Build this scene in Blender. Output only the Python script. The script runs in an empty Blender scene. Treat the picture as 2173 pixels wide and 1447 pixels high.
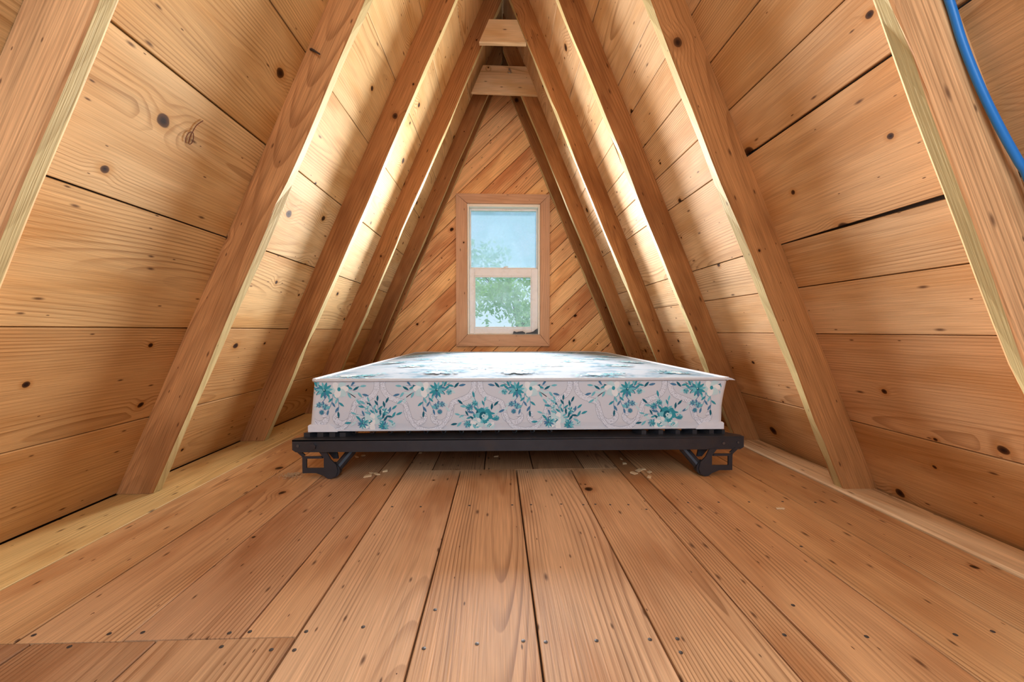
import bpy, bmesh, math, random
from mathutils import Matrix, Vector
sc = bpy.context.scene
COL = sc.collection
# ------------------------------------------------------------------ camera
FPX, IW, IH = 900.0, 2173.0, 1447.0
cam = bpy.data.cameras.new('camera'); cam_o = bpy.data.objects.new('camera', cam); COL.objects.link(cam_o)
cam.sensor_width = 36.0; cam.lens = FPX / IW * 36.0; cam.clip_start = 0.02; cam.clip_end = 300
cam_o.location = (0, 0, 0.5)
cam_o.rotation_euler = (math.radians(90 - 1.4313), 0, math.radians(-1.8774))
sc.camera = cam_o
# ------------------------------------------------------------------ view, sky and daylight
sc.view_settings.view_transform = 'Standard'; sc.view_settings.look = 'None'
sc.view_settings.gamma = 1.0; sc.view_settings.use_curve_mapping = False
sc.view_settings.exposure = 0.2
sc.cycles.adaptive_threshold = 0.05; sc.cycles.max_bounces = 8; sc.cycles.diffuse_bounces = 4; sc.cycles.transparent_max_bounces = 12
sc.cycles.sample_clamp_indirect = 8.0
world = bpy.data.worlds.new('sky'); sc.world = world; world.use_nodes = True
wt = world.node_tree; wt.nodes.clear()
w_out = wt.nodes.new('ShaderNodeOutputWorld'); w_bg = wt.nodes.new('ShaderNodeBackground')
w_ramp = wt.nodes.new('ShaderNodeValToRGB'); w_tc = wt.nodes.new('ShaderNodeTexCoord'); w_sep = wt.nodes.new('ShaderNodeSeparateXYZ')
wt.links.new(w_tc.outputs['Generated'], w_sep.inputs[0]); wt.links.new(w_sep.outputs['Z'], w_ramp.inputs[0])
w_ramp.color_ramp.elements[0].position = 0.0; w_ramp.color_ramp.elements[0].color = (0.66, 0.82, 0.96, 1)
w_ramp.color_ramp.elements[1].position = 0.45; w_ramp.color_ramp.elements[1].color = (0.36, 0.62, 0.95, 1)
wt.links.new(w_ramp.outputs[0], w_bg.inputs[0]); w_bg.inputs[1].default_value = 0.95
wt.links.new(w_bg.outputs[0], w_out.inputs[0])
def area(name, loc, rot, sx, sy, watts, col):
    l = bpy.data.lights.new(name, 'AREA'); l.shape = 'RECTANGLE'; l.size = sx; l.size_y = sy; l.energy = watts; l.color = col
    o = bpy.data.objects.new(name, l); COL.objects.link(o); o.location = loc; o.rotation_euler = rot
    return o
# daylight entering through the gable window, and through the open gable end behind the camera
wl = area('window_daylight', (0.045, 3.355, 0.985), (math.radians(-90), 0, 0), 0.52, 0.96, 56.0, (0.95, 0.98, 1.0)); wl.data.spread = math.radians(94)
area('open_end_daylight', (0.0, -1.25, 1.75), (math.radians(75), 0, 0), 1.7, 1.5, 40.0, (0.84, 0.92, 1.0))
sun = bpy.data.lights.new('sun', 'SUN'); sun.energy = 2.2; sun.angle = math.radians(2.0); sun.color = (1, 0.96, 0.88)
sun_o = bpy.data.objects.new('sun', sun); COL.objects.link(sun_o); sun_o.rotation_euler = (math.radians(-28), math.radians(20), 0)

# ------------------------------------------------------------------ helpers
random.seed(7)
def link(o, parent=None):
    COL.objects.link(o)
    if parent is not None: o.parent = parent
    return o
def tag(o, label=None, cat=None, group=None, kind=None):
    if label: o['label'] = label
    if cat: o['category'] = cat
    if group: o['group'] = group
    if kind: o['kind'] = kind
    return o
def empty(name, loc=(0, 0, 0)):
    o = bpy.data.objects.new(name, None); COL.objects.link(o); o.location = loc; o.empty_display_size = 0.05
    return o
def mobj(name, verts, faces, mats, parent=None, M=None, idx=None, smooth=False, color=None):
    me = bpy.data.meshes.new(name); me.from_pydata([tuple(v) for v in verts], [], faces)
    for m in (mats if isinstance(mats, (list, tuple)) else [mats]): me.materials.append(m)
    if idx: me.polygons.foreach_set('material_index', idx)
    if smooth: me.polygons.foreach_set('use_smooth', [True] * len(me.polygons))
    me.update()
    o = bpy.data.objects.new(name, me); link(o, parent)
    if M is None: M = Matrix.Identity(4)
    if parent is not None:
        p = parent; off = Vector((0, 0, 0))
        while p is not None: off += p.location; p = p.parent
        M = Matrix.Translation(-off) @ M
    o.matrix_local = M
    if color: o.color = (*color[:3], 1)
    return o
def frame(origin, xd, yd, zd):
    m = Matrix.Identity(4)
    for i, d in enumerate((xd, yd, zd)):
        d = Vector(d).normalized()
        for r in range(3): m[r][i] = d[r]
    for r in range(3): m[r][3] = origin[r]
    return m
class MB:
    def __init__(s): s.v = []; s.f = []; s.i = []
    def add(s, vs, fs, mi=0):
        b = len(s.v); s.v += [tuple(v) for v in vs]; s.f += [tuple(b + k for k in f) for f in fs]; s.i += [mi] * len(fs)
        return s
    def box(s, x0, x1, y0, y1, z0, z1, mi=0, b=0.0):
        if b <= 0:
            vs = [(x, y, z) for z in (z0, z1) for y in (y0, y1) for x in (x0, x1)]
            return s.add(vs, [(0, 2, 3, 1), (4, 5, 7, 6), (0, 1, 5, 4), (2, 6, 7, 3), (0, 4, 6, 2), (1, 3, 7, 5)], mi)
        bm = bmesh.new(); bmesh.ops.create_cube(bm, size=1)
        for v in bm.verts: v.co = Vector(((x0 + x1) / 2 + v.co.x * (x1 - x0), (y0 + y1) / 2 + v.co.y * (y1 - y0), (z0 + z1) / 2 + v.co.z * (z1 - z0)))
        bmesh.ops.bevel(bm, geom=bm.edges[:], offset=b, segments=1, affect='EDGES')
        bm.verts.index_update()
        s.add([v.co[:] for v in bm.verts], [[v.index for v in f.verts] for f in bm.faces], mi); bm.free()
        return s
    def tube(s, pts, r, n=8, mi=0, cap=True, closed=False):
        pts = [Vector(p) for p in pts]; rings = []; up = None
        for k, p in enumerate(pts):
            a = pts[k - 1] if (k > 0 or closed) else p; c = pts[(k + 1) % len(pts)] if (k < len(pts) - 1 or closed) else p
            d = (c - a).normalized()
            if up is None: up = Vector((0, 0, 1)) if abs(d.z) < 0.9 else Vector((1, 0, 0))
            sd = d.cross(up).normalized(); up = sd.cross(d).normalized()
            rr = r[k] if isinstance(r, (list, tuple)) else r
            rings.append([p + (sd * math.cos(2 * math.pi * j / n) + up * math.sin(2 * math.pi * j / n)) * rr for j in range(n)])
        vs = [v for g in rings for v in g]; fs = []
        m = len(pts)
        for k in range(m if closed else m - 1):
            for j in range(n):
                a = k * n + j; b2 = k * n + (j + 1) % n; c = ((k + 1) % m) * n + (j + 1) % n; d2 = ((k + 1) % m) * n + j
                fs.append((a, b2, c, d2))
        if cap and not closed: fs += [tuple(range(n))[::-1], tuple((m - 1) * n + j for j in range(n))]
        return s.add(vs, fs, mi)
    def prism(s, poly, y0, y1, mi=0):
        n = len(poly)            # poly of (x, z), extruded along y
        vs = [(x, y0, z) for x, z in poly] + [(x, y1, z) for x, z in poly]
        fs = [tuple(range(n)), tuple(range(2 * n - 1, n - 1, -1))] + [(j, n + j, n + (j + 1) % n, (j + 1) % n) for j in range(n)]
        return s.add(vs, fs, mi)
    def build(s, name, mats, parent=None, M=None, smooth=False, color=None):
        o = mobj(name, s.v, s.f, mats, parent, M, s.i, smooth, color)
        bm = bmesh.new(); bm.from_mesh(o.data); bmesh.ops.recalc_face_normals(bm, faces=bm.faces[:]); bm.to_mesh(o.data); bm.free()
        return o
# ------------------------------------------------------------------ materials
class G:
    def __init__(s, name):
        s.m = bpy.data.materials.new(name); s.m.use_nodes = True; s.t = s.m.node_tree; s.t.nodes.clear()
        s.out = s.n('ShaderNodeOutputMaterial'); s.b = s.n('ShaderNodeBsdfPrincipled'); s.l(s.b.outputs[0], s.out.inputs[0])
    def n(s, t, **k):
        nd = s.t.nodes.new(t)
        for a, b in k.items(): setattr(nd, a, b)
        return nd
    def l(s, a, b): s.t.links.new(a, b)
    def put(s, inp, v):
        if isinstance(v, (int, float)): inp.default_value = v
        elif isinstance(v, (tuple, list)): inp.default_value = (*v, 1.0) if len(v) == 3 and len(inp.default_value) == 4 else v
        else: s.l(v, inp)
    def ma(s, op, a, b=0.0, c=0.0):
        nd = s.n('ShaderNodeMath', operation=op)
        for i, v in enumerate((a, b, c)): s.put(nd.inputs[i], v)
        return nd.outputs[0]
    def add(s, a, b): return s.ma('ADD', a, b)
    def mul(s, a, b): return s.ma('MULTIPLY', a, b)
    def sub(s, a, b): return s.ma('SUBTRACT', a, b)
    def xyz(s, x, y, z):
        nd = s.n('ShaderNodeCombineXYZ')
        for i, v in enumerate((x, y, z)): s.put(nd.inputs[i], v)
        return nd.outputs[0]
    def sep(s, v):
        nd = s.n('ShaderNodeSeparateXYZ'); s.l(v, nd.inputs[0]); return nd.outputs[0], nd.outputs[1], nd.outputs[2]
    def noise(s, vec, scale=1.0, detail=2.0, rough=0.5):
        nd = s.n('ShaderNodeTexNoise'); s.l(vec, nd.inputs['Vector']); nd.inputs['Scale'].default_value = scale
        nd.inputs['Detail'].default_value = detail; nd.inputs['Roughness'].default_value = rough
        return nd.outputs[0]
    def step(s, v, a, b, lo=0.0, hi=1.0):
        nd = s.n('ShaderNodeMapRange', interpolation_type='SMOOTHSTEP')
        s.put(nd.inputs[0], v); s.put(nd.inputs[1], a); s.put(nd.inputs[2], b); s.put(nd.inputs[3], lo); s.put(nd.inputs[4], hi)
        return nd.outputs[0]
    def mix(s, f, a, b, mode='MIX'):
        nd = s.n('ShaderNodeMix', data_type='RGBA', blend_type=mode, clamp_factor=True)
        s.put(nd.inputs[0], f); s.put(nd.inputs[6], a); s.put(nd.inputs[7], b)
        return nd.outputs[2]
    def bump(s, h, dist, strength=1.0):
        nd = s.n('ShaderNodeBump'); nd.inputs['Strength'].default_value = strength; nd.inputs['Distance'].default_value = dist
        s.l(h, nd.inputs['Height']); s.l(nd.outputs[0], s.b.inputs['Normal'])
def wood(name, light, dark, stain, ring=0.007, ringmix=0.6, cell=0.30, knots=0.55, kr=0.016, blot=0.45, rough=0.6, fibre=0.25, speck=0.5, bmp=0.0006, swap=False, curl=0.10, usecol=True, spec=0.06):
    g = G(name)
    tc = g.n('ShaderNodeTexCoord').outputs['Object']; oi = g.n('ShaderNodeObjectInfo')
    wn = g.n('ShaderNodeTexWhiteNoise', noise_dimensions='1D'); g.l(g.mul(oi.outputs['Random'], 97.3), wn.inputs['W'])
    r1, r2, r3 = g.sep(wn.outputs['Color'])
    x0, y, z = g.sep(tc)
    if swap: y, z = z, y
    x = g.add(x0, g.mul(r1, 40.0))
    ys = g.add(y, g.mul(r2, 9.0))
    P = lambda a, b: g.xyz(g.mul(x, a), g.mul(ys, b), g.mul(z, b))
    nA = g.sub(g.noise(P(1.0, 1.5), 1.0, 0.0), 0.5)
    nB = g.sub(g.noise(P(1.6, 8.0), 1.0, 1.0), 0.5)
    # knots
    vo = g.n('ShaderNodeTexVoronoi', voronoi_dimensions='2D', feature='F1')
    nK = g.sub(g.noise(P(36.0, 60.0), 1.0, 0.0), 0.5)
    g.l(g.xyz(g.mul(x, 0.80 / cell), g.mul(ys, 1.0 / cell), 0.0), vo.inputs['Vector']); vo.inputs['Scale'].default_value = 1.0
    kd = g.add(g.mul(vo.outputs['Distance'], cell), g.mul(nK, 0.006))
    ka, kb, kc = g.sep(vo.outputs['Color'])
    rad = g.mul(g.add(0.22, g.mul(g.mul(ka, ka), 0.78)), g.mul(g.step(kb, 1.0 - knots - 0.02, 1.0 - knots + 0.02), kr))
    rad = g.ma('MAXIMUM', rad, 0.00001)
    infl = g.step(kd, g.mul(rad, 0.6), g.mul(rad, 5.0), 1.0, 0.0)
    # growth rings
    yy = g.add(g.add(y, g.mul(g.sub(r2, 0.5), 0.30)), g.mul(nB, 0.020))
    zz = g.add(g.add(z, g.add(0.015, g.mul(r3, 0.13))), g.mul(nA, curl))
    rr = g.ma('SQRT', g.add(g.mul(yy, yy), g.mul(zz, zz)))
    rr = g.add(rr, g.mul(infl, g.mul(rad, 1.1)))
    t = g.ma('FRACT', g.mul(rr, 1.0 / ring))
    late = g.mul(g.step(t, 0.45, 0.93), g.step(t, 0.94, 1.0, 1.0, 0.0))
    nC = g.noise(P(0.9, 10.0), 1.0, 1.0)
    late = g.mul(late, g.step(nC, 0.34, 0.68, 0.04, 1.0))
    fib = g.sub(g.noise(P(7.0, 330.0), 1.0, 1.0, 0.7), 0.5)
    fib2 = g.sub(g.noise(P(1.3, 38.0), 1.0, 1.0), 0.5)
    col = g.mix(g.mul(late, ringmix), light, dark)
    blotch = g.noise(P(1.6, 5.0), 1.0, 3.0, 0.6)
    col = g.mix(g.step(blotch, 0.44, 0.70, 0.0, blot), col, stain)
    val = g.add(1.0, g.add(g.mul(fib, fibre * 1.7), g.mul(fib2, fibre * 0.8)))
    col = g.mix(1.0, col, g.xyz(val, val, val), 'MULTIPLY')
    # dark pitch flecks along the grain
    v2 = g.n('ShaderNodeTexVoronoi', voronoi_dimensions='2D', feature='F1')
    g.l(g.xyz(g.mul(x, 9.0), g.mul(ys, 30.0), 0.0), v2.inputs['Vector']); v2.inputs['Scale'].default_value = 1.0
    fa, fb, fc = g.sep(v2.outputs['Color'])
    fl = g.mul(g.step(v2.outputs['Distance'], 0.02, g.add(0.04, g.mul(g.mul(fa, fa), 0.15)), 1.0, 0.0), g.step(fb, 1.0 - 0.42 * speck, 1.0 - 0.42 * speck + 0.02))
    col = g.mix(g.mul(fl, 0.85), col, (0.085, 0.035, 0.015))
    # knots over everything
    halo = g.step(kd, g.mul(rad, 0.9), g.mul(rad, 2.6), 0.6, 0.0)
    col = g.mix(halo, col, stain)
    km = g.step(kd, g.mul(rad, 0.78), g.mul(rad, 1.08), 1.0, 0.0)
    kt = g.ma('FRACT', g.mul(kd, 330.0))
    kcol = g.mix(g.step(kd, g.mul(rad, 0.15), rad, 1.0, 0.1), (0.15, 0.065, 0.024), (0.018, 0.008, 0.004))
    kcol = g.mix(g.mul(kt, 0.45), kcol, (0.07, 0.032, 0.014))
    kcol = g.mix(g.step(kd, g.mul(rad, 0.70), g.mul(rad, 0.96), 0.0, 0.85), kcol, (0.04, 0.018, 0.008))
    col = g.mix(km, col, kcol)
    if usecol: col = g.mix(1.0, col, oi.outputs['Color'], 'MULTIPLY')
    g.l(col, g.b.inputs['Base Color'])
    g.b.inputs['Roughness'].default_value = rough; g.b.inputs['Specular IOR Level'].default_value = spec
    if bmp: g.bump(fib, bmp)
    return g.m
def plain(name, col, rough=0.6, metal=0.0, spec=0.4, var=0.15, scale=60.0, bmp=0.0, dirt=None, dirtscale=9.0, dirtamt=0.5):
    g = G(name); tc = g.n('ShaderNodeTexCoord').outputs['Object']
    n = g.noise(tc, scale, 3.0)
    v = g.add(1.0 - var / 2, g.mul(n, var))
    c = g.mix(1.0, col, g.xyz(v, v, v), 'MULTIPLY')
    if dirt is not None: c = g.mix(g.step(g.noise(tc, dirtscale, 4.0, 0.65), 0.5, 0.72, 0.0, dirtamt), c, dirt)
    g.l(c, g.b.inputs['Base Color']); g.b.inputs['Roughness'].default_value = rough; g.b.inputs['Metallic'].default_value = metal
    g.b.inputs['Specular IOR Level'].default_value = spec
    if bmp: g.bump(n, bmp)
    return g.m
W_SHEATH = wood('sheathing_pine', (0.68, 0.472, 0.265), (0.26, 0.125, 0.042), (0.50, 0.265, 0.09), ring=0.0074, ringmix=0.62, cell=0.23, knots=0.62, kr=0.020, blot=0.7, fibre=0.35)
W_FLOOR = wood('floor_fir', (0.63, 0.39, 0.21), (0.19, 0.078, 0.028), (0.38, 0.17, 0.066), ring=0.0066, ringmix=0.66, cell=0.33, knots=0.38, kr=0.0145, rough=0.46, spec=0.18, speck=0.9, blot=0.8, fibre=0.4)
W_RAFT = wood('rafter_fir', (0.43, 0.215, 0.083), (0.18, 0.072, 0.025), (0.25, 0.108, 0.037), ring=0.0075, ringmix=0.55, cell=0.30, knots=0.6, kr=0.017, blot=0.85, speck=0.6, swap=True, fibre=0.6)
W_EDGE = wood('rafter_inner_edge', (0.56, 0.44, 0.21), (0.36, 0.25, 0.10), (0.46, 0.34, 0.15), ring=0.006, ringmix=0.45, cell=0.5, knots=0.2, kr=0.01, speck=0.4, usecol=False)  # lighter, yellower wood on the rafters' inward faces
W_CEDAR = wood('gable_cedar', (0.80, 0.47, 0.22), (0.38, 0.16, 0.06), (0.50, 0.20, 0.075), ring=0.012, ringmix=0.55, cell=0.20, knots=0.55, kr=0.016, blot=0.85, fibre=0.5)
W_TRIM = wood('casing_pine', (0.66, 0.39, 0.235), (0.38, 0.19, 0.10), (0.44, 0.22, 0.11), ring=0.012, ringmix=0.4, cell=0.18, knots=0.4, kr=0.010, speck=0.3)
W_CHIP = plain('chip_wood', (0.72, 0.52, 0.30), 0.7)
M_BACK = plain('dark_backing', (0.07, 0.04, 0.022), 0.9)
M_IRON = plain('black_painted_steel', (0.035, 0.037, 0.045), 0.38, 0.3, 0.5, 0.5, 25, 0.0003, (0.055, 0.045, 0.04), 14, 0.55)
M_IRON2 = plain('worn_steel', (0.13, 0.13, 0.14), 0.4, 0.8, 0.5, 0.4, 40)
M_NAIL = plain('nail_steel', (0.10, 0.095, 0.095), 0.45, 0.7)
M_SILVER = plain('bright_screw', (0.5, 0.5, 0.5), 0.3, 0.9)
M_CABLE = plain('blue_plastic', (0.012, 0.20, 0.62), 0.32, 0, 0.5, 0.1)
M_FRAME = plain('cream_vinyl', (0.88, 0.83, 0.70), 0.5, 0, 0.4, 0.08)
M_SASH = plain('white_vinyl', (0.86, 0.85, 0.84), 0.45, 0, 0.4, 0.10, 30, 0, (0.62, 0.57, 0.5), 18, 0.35)
M_LATCH = plain('grey_plastic', (0.05, 0.055, 0.06), 0.5)
M_PENCIL = plain('red_crayon', (0.16, 0.05, 0.025), 0.8)
M_PIPING = plain('piping_cloth', (0.62, 0.66, 0.72), 0.9, spec=0.05)
M_GUARD = plain('corner_guard_white', (0.74, 0.77, 0.83), 0.55)
M_LACE_G = None
def fabric(name, base, alt, blue, topmode):
    g = G(name); tc = g.n('ShaderNodeTexCoord').outputs['Object']; x, y, z = g.sep(tc)
    n1 = g.noise(g.xyz(g.mul(x, 900), g.mul(y, 900), g.mul(z, 900)), 1, 1)
    c = g.mix(g.step(g.noise(tc, 3.0, 3.0), 0.35, 0.7), base, alt)
    if topmode:
        s1 = g.noise(g.xyz(g.mul(x, 5.0), g.mul(y, 8.0), 0.0), 1.0, 4.0, 0.65)
        s2 = g.noise(g.xyz(g.mul(x, 16.0), g.mul(y, 22.0), 3.0), 1.0, 3.0, 0.6)
        c = g.mix(g.mul(g.step(s1, 0.46, 0.60), g.step(s2, 0.42, 0.62, 0.25, 0.9)), c, blue)
    v = g.add(0.95, g.mul(n1, 0.10)); c = g.mix(1.0, c, g.xyz(v, v, v), 'MULTIPLY')
    g.l(c, g.b.inputs['Base Color']); g.b.inputs['Roughness'].default_value = 1.0; g.b.inputs['Specular IOR Level'].default_value = 0.04
    g.bump(n1, 0.0003)
    return g.m
M_TICK = fabric('ticking_side', (0.62, 0.66, 0.73), (0.68, 0.69, 0.72), (0, 0, 0), False)
M_TOP = fabric('ticking_top', (0.42, 0.49, 0.57), (0.38, 0.46, 0.55), (0.12, 0.26, 0.38), True)
def lace():
    g = G('lace_scroll'); tc = g.n('ShaderNodeTexCoord').outputs['Object']
    v = g.n('ShaderNodeTexVoronoi', feature='DISTANCE_TO_EDGE'); g.l(tc, v.inputs['Vector']); v.inputs['Scale'].default_value = 230
    c = g.mix(g.step(v.outputs['Distance'], 0.02, 0.12), (0.42, 0.46, 0.54), (0.78, 0.83, 0.92))
    g.l(c, g.b.inputs['Base Color']); g.b.inputs['Roughness'].default_value = 0.8
    return g.m
M_LACE = lace()
M_LACE_LINE = plain('lace_outline', (0.40, 0.43, 0.50), 0.9)
T_DEEP = plain('print_deep_teal', (0.015, 0.13, 0.19), 0.9, spec=0.1); T_TEAL = plain('print_teal', (0.03, 0.30, 0.38), 0.8, var=0.5)
T_AQUA = plain('print_aqua', (0.16, 0.50, 0.58), 0.8, var=0.4); T_PALE = plain('print_pale', (0.52, 0.72, 0.76), 0.8); T_WHITE = plain('print_white', (0.80, 0.83, 0.84), 0.8)
T_BLUE = plain('print_blue', (0.06, 0.20, 0.36), 0.8)
PRINT = [T_DEEP, T_TEAL, T_AQUA, T_PALE, T_WHITE, T_BLUE]
def glass(name, haze, col):
    g = G(name); g.t.nodes.remove(g.b)
    tr = g.n('ShaderNodeBsdfTransparent'); tr.inputs[0].default_value = (0.96, 0.985, 0.985, 1)
    gl = g.n('ShaderNodeBsdfGlossy'); gl.inputs['Roughness'].default_value = 0.06; gl.inputs['Color'].default_value = (1, 1, 1, 1)
    tl = g.n('ShaderNodeBsdfTranslucent'); tl.inputs[0].default_value = (*col, 1)
    m1 = g.n('ShaderNodeMixShader'); m2 = g.n('ShaderNodeMixShader')
    tc = g.n('ShaderNodeTexCoord').outputs['Object']
    f = g.step(g.noise(tc, 7.0, 4.0, 0.6), 0.3, 0.7, haze * 0.6, haze * 1.3)
    g.l(f, m1.inputs[0]); g.l(tr.outputs[0], m1.inputs[1]); g.l(tl.outputs[0], m1.inputs[2])
    m2.inputs[0].default_value = 0.008; g.l(m1.outputs[0], m2.inputs[1]); g.l(gl.outputs[0], m2.inputs[2])
    g.l(m2.outputs[0], g.out.inputs[0])
    return g.m
M_GLASS_UP = glass('misted_glass', 0.42, (0.70, 0.86, 0.98)); M_GLASS_LO = glass('clear_glass', 0.14, (0.9, 0.95, 0.97))
def leafmat(name, c1, c2, trans):
    g = G(name); oi = g.n('ShaderNodeTexCoord').outputs['Object']
    c = g.mix(g.noise(oi, 6.0, 2.0), c1, c2)
    g.l(c, g.b.inputs['Base Color']); g.b.inputs['Roughness'].default_value = 0.5
    tl = g.n('ShaderNodeBsdfTranslucent'); g.l(g.mix(0.35, c, (0.5, 0.8, 0.2)), tl.inputs[0])
    mx = g.n('ShaderNodeMixShader'); mx.inputs[0].default_value = trans
    g.l(g.b.outputs[0], mx.inputs[1]); g.l(tl.outputs[0], mx.inputs[2]); g.l(mx.outputs[0], g.out.inputs[0])
    return g.m
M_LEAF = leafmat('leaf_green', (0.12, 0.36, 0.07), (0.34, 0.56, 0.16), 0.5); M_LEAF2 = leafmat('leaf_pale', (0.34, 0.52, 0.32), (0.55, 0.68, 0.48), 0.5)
M_BARK = plain('bark', (0.16, 0.12, 0.09), 0.9); M_GROUND = plain('meadow', (0.26, 0.36, 0.14), 0.9, var=0.5, scale=0.8)

# ------------------------------------------------------------------ roof geometry
XL, XR, TL, TR = -1.165, 1.185, 2.285, 2.38
ZA = (XR - XL) / (1 / TL + 1 / TR); XA = XL + ZA / TL          # ridge line of the sheathing
Y0, Y1 = -0.75, 3.38
RD = 0.106                                                     # rafter depth measured level
def side(s):
    t = TL if s == 'L' else TR; k = math.hypot(1, 1 / t); a = 1 / k; b = (1 / t) / k
    if s == 'L': return Vector((a, 0, -b)), Vector((b, 0, a)), XL, t        # inward normal, up-slope, foot x
    return Vector((-a, 0, -b)), Vector((-b, 0, a)), XR, t
def plank_mesh(L, W, T, b, nseg=1, lo=None, hi=None):
    """board along local x, top face at z = 0; lo/hi give the edge offsets along the length"""
    vs, fs = [], []
    for i in range(nseg + 1):
        u = i / nseg; x = -L / 2 + u * L
        y0 = -W / 2 + (lo(u) if lo else 0); y1 = W / 2 + (hi(u) if hi else 0)
        vs += [(x, y0, -T), (x, y0, -b), (x, y0 + b, 0), (x, y1 - b, 0), (x, y1, -b), (x, y1, -T)]
    for i in range(nseg):
        for j in range(6):
            a = i * 6 + j; c = i * 6 + (j + 1) % 6
            fs.append((a, c, c + 6, a + 6))
    fs.append((5, 4, 3, 2, 1, 0)); n = nseg * 6; fs.append((n, n + 1, n + 2, n + 3, n + 4, n + 5))
    fs = [tuple(reversed(f)) for f in fs]
    return vs, fs
# ------------------------------------------------------------------ roof slopes (each course a board, butted behind rafters)
JL = [0.0, 0.235, 0.506, 0.781, 1.060, 1.338, 1.619, 1.899, 2.18, 2.46, ZA - 0.01]
JR = [0.0, 0.220, 0.489, 0.630, 0.762, 1.030, 1.164, 1.304, 1.443, 1.571, 1.841, 2.12, 2.40, ZA - 0.01]
SPL = {'L': [[1.34], [1.96], [], [1.34], [2.60], [1.34], [1.96], [], [1.34], []],
       'R': [[1.30], [1.89], [2.50], [1.30], [1.30], [2.50], [1.89], [], [1.30], [1.89], [], [1.30], []]}
TINT = {'L': [(0.84, 0.70, 0.56), (0.86, 0.72, 0.58), (0.96, 0.90, 0.80), (1.04, 1.04, 1.02), (0.95, 0.88, 0.76), (0.98, 0.93, 0.82), (1, 0.97, 0.9), (0.96, 0.9, 0.8), (0.95, 0.88, 0.8), (0.9, 0.8, 0.7)],  # lowest courses darker and redder: shade put into the board tint
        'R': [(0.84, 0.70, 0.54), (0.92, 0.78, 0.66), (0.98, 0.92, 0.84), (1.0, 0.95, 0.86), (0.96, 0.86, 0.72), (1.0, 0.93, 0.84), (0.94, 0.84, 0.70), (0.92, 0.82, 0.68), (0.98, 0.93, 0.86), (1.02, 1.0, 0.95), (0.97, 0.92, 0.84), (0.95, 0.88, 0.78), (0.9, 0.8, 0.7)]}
rng = random.Random(11)
scribble_plank = None
for s, nm in (('L', 'wall_left'), ('R', 'wall_right')):
    n, u, xf, t = side(s); k = u.z
    # dark roofing felt behind the boards
    S = ZA / u.z
    base = Vector((xf, 0, 0)) - n * 0.026
    c = [base + u * -0.05, base + u * (S + 0.03)]
    vs = []
    for d in (0.0, 0.03):
        for p in c:
            for yy in (Y0, 3.60): vs.append(p - n * d + Vector((0, yy, 0)))
    wall = mobj(nm, vs, [(0, 1, 3, 2), (4, 6, 7, 5), (0, 4, 5, 1), (2, 3, 7, 6), (0, 2, 6, 4), (1, 5, 7, 3)], M_BACK)
    tag(wall, kind='structure')
    J = JL if s == 'L' else JR
    for i in range(len(J) - 1):
        cuts = [Y0] + SPL[s][i] + [Y1]
        for q in range(len(cuts) - 1):
            ya, yb = cuts[q], cuts[q + 1]; L = yb - ya - (0.002 if yb != Y1 else 0)
            s0, s1 = J[i] / k + 0.0015, J[i + 1] / k - 0.0015
            Wd = s1 - s0; ph = rng.random() * 6; am = 0.0008 + rng.random() * 0.0008
            lo = hi = None; seg = 8
            wob = lambda uu, ph=ph, am=am: am * math.sin(uu * 9 + ph)
            lo = (lambda uu, w=wob: abs(w(uu)))
            # wide tapering gaps seen beside the nearest right-hand rafter
            if s == 'R' and q == 0 and i == 3:
                hi = lambda uu, ya=ya, yb=yb: (-0.010 * max(0.0, 1 - ((ya + (yb - ya) * uu) - 0.65) / 0.65) if (ya + (yb - ya) * uu) < 1.3 else 0.0)
                lo = None; seg = 16
            if s == 'R' and q == 0 and i == 4: hi = lambda uu, ya=ya, yb=yb: -0.0035
            if s == 'R' and i == 2: lo = None
            mid = Vector((xf, (ya + yb) / 2, 0)) + u * ((s0 + s1) / 2)
            ydir = n.cross(Vector((0, 1, 0)))
            vs, fs = plank_mesh(L, Wd, 0.019, 0.0016, seg, lo if ydir.z > 0 else (lambda uu, h=hi: -h(uu)) if hi else None, hi if ydir.z > 0 else None)
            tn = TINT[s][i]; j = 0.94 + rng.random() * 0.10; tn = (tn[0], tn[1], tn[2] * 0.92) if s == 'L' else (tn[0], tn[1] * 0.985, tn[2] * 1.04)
            mid = mid + n * (rng.random() - 0.5) * 0.002
            o = mobj('plank', vs, fs, W_SHEATH, wall, frame(mid, (0, 1, 0), ydir, n), color=(tn[0] * j, tn[1] * j, tn[2] * j))
            if s == 'L' and i == 3 and q == 0: scribble_plank = o
rc_ = MB().prism([(XA - 0.075, ZA - 0.012), (XA + 0.075, ZA - 0.012), (XA + 0.075, ZA + 0.10), (XA - 0.075, ZA + 0.10)], Y0, 3.60).build('trim_1', W_SHEATH); tag(rc_, kind='structure')
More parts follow.
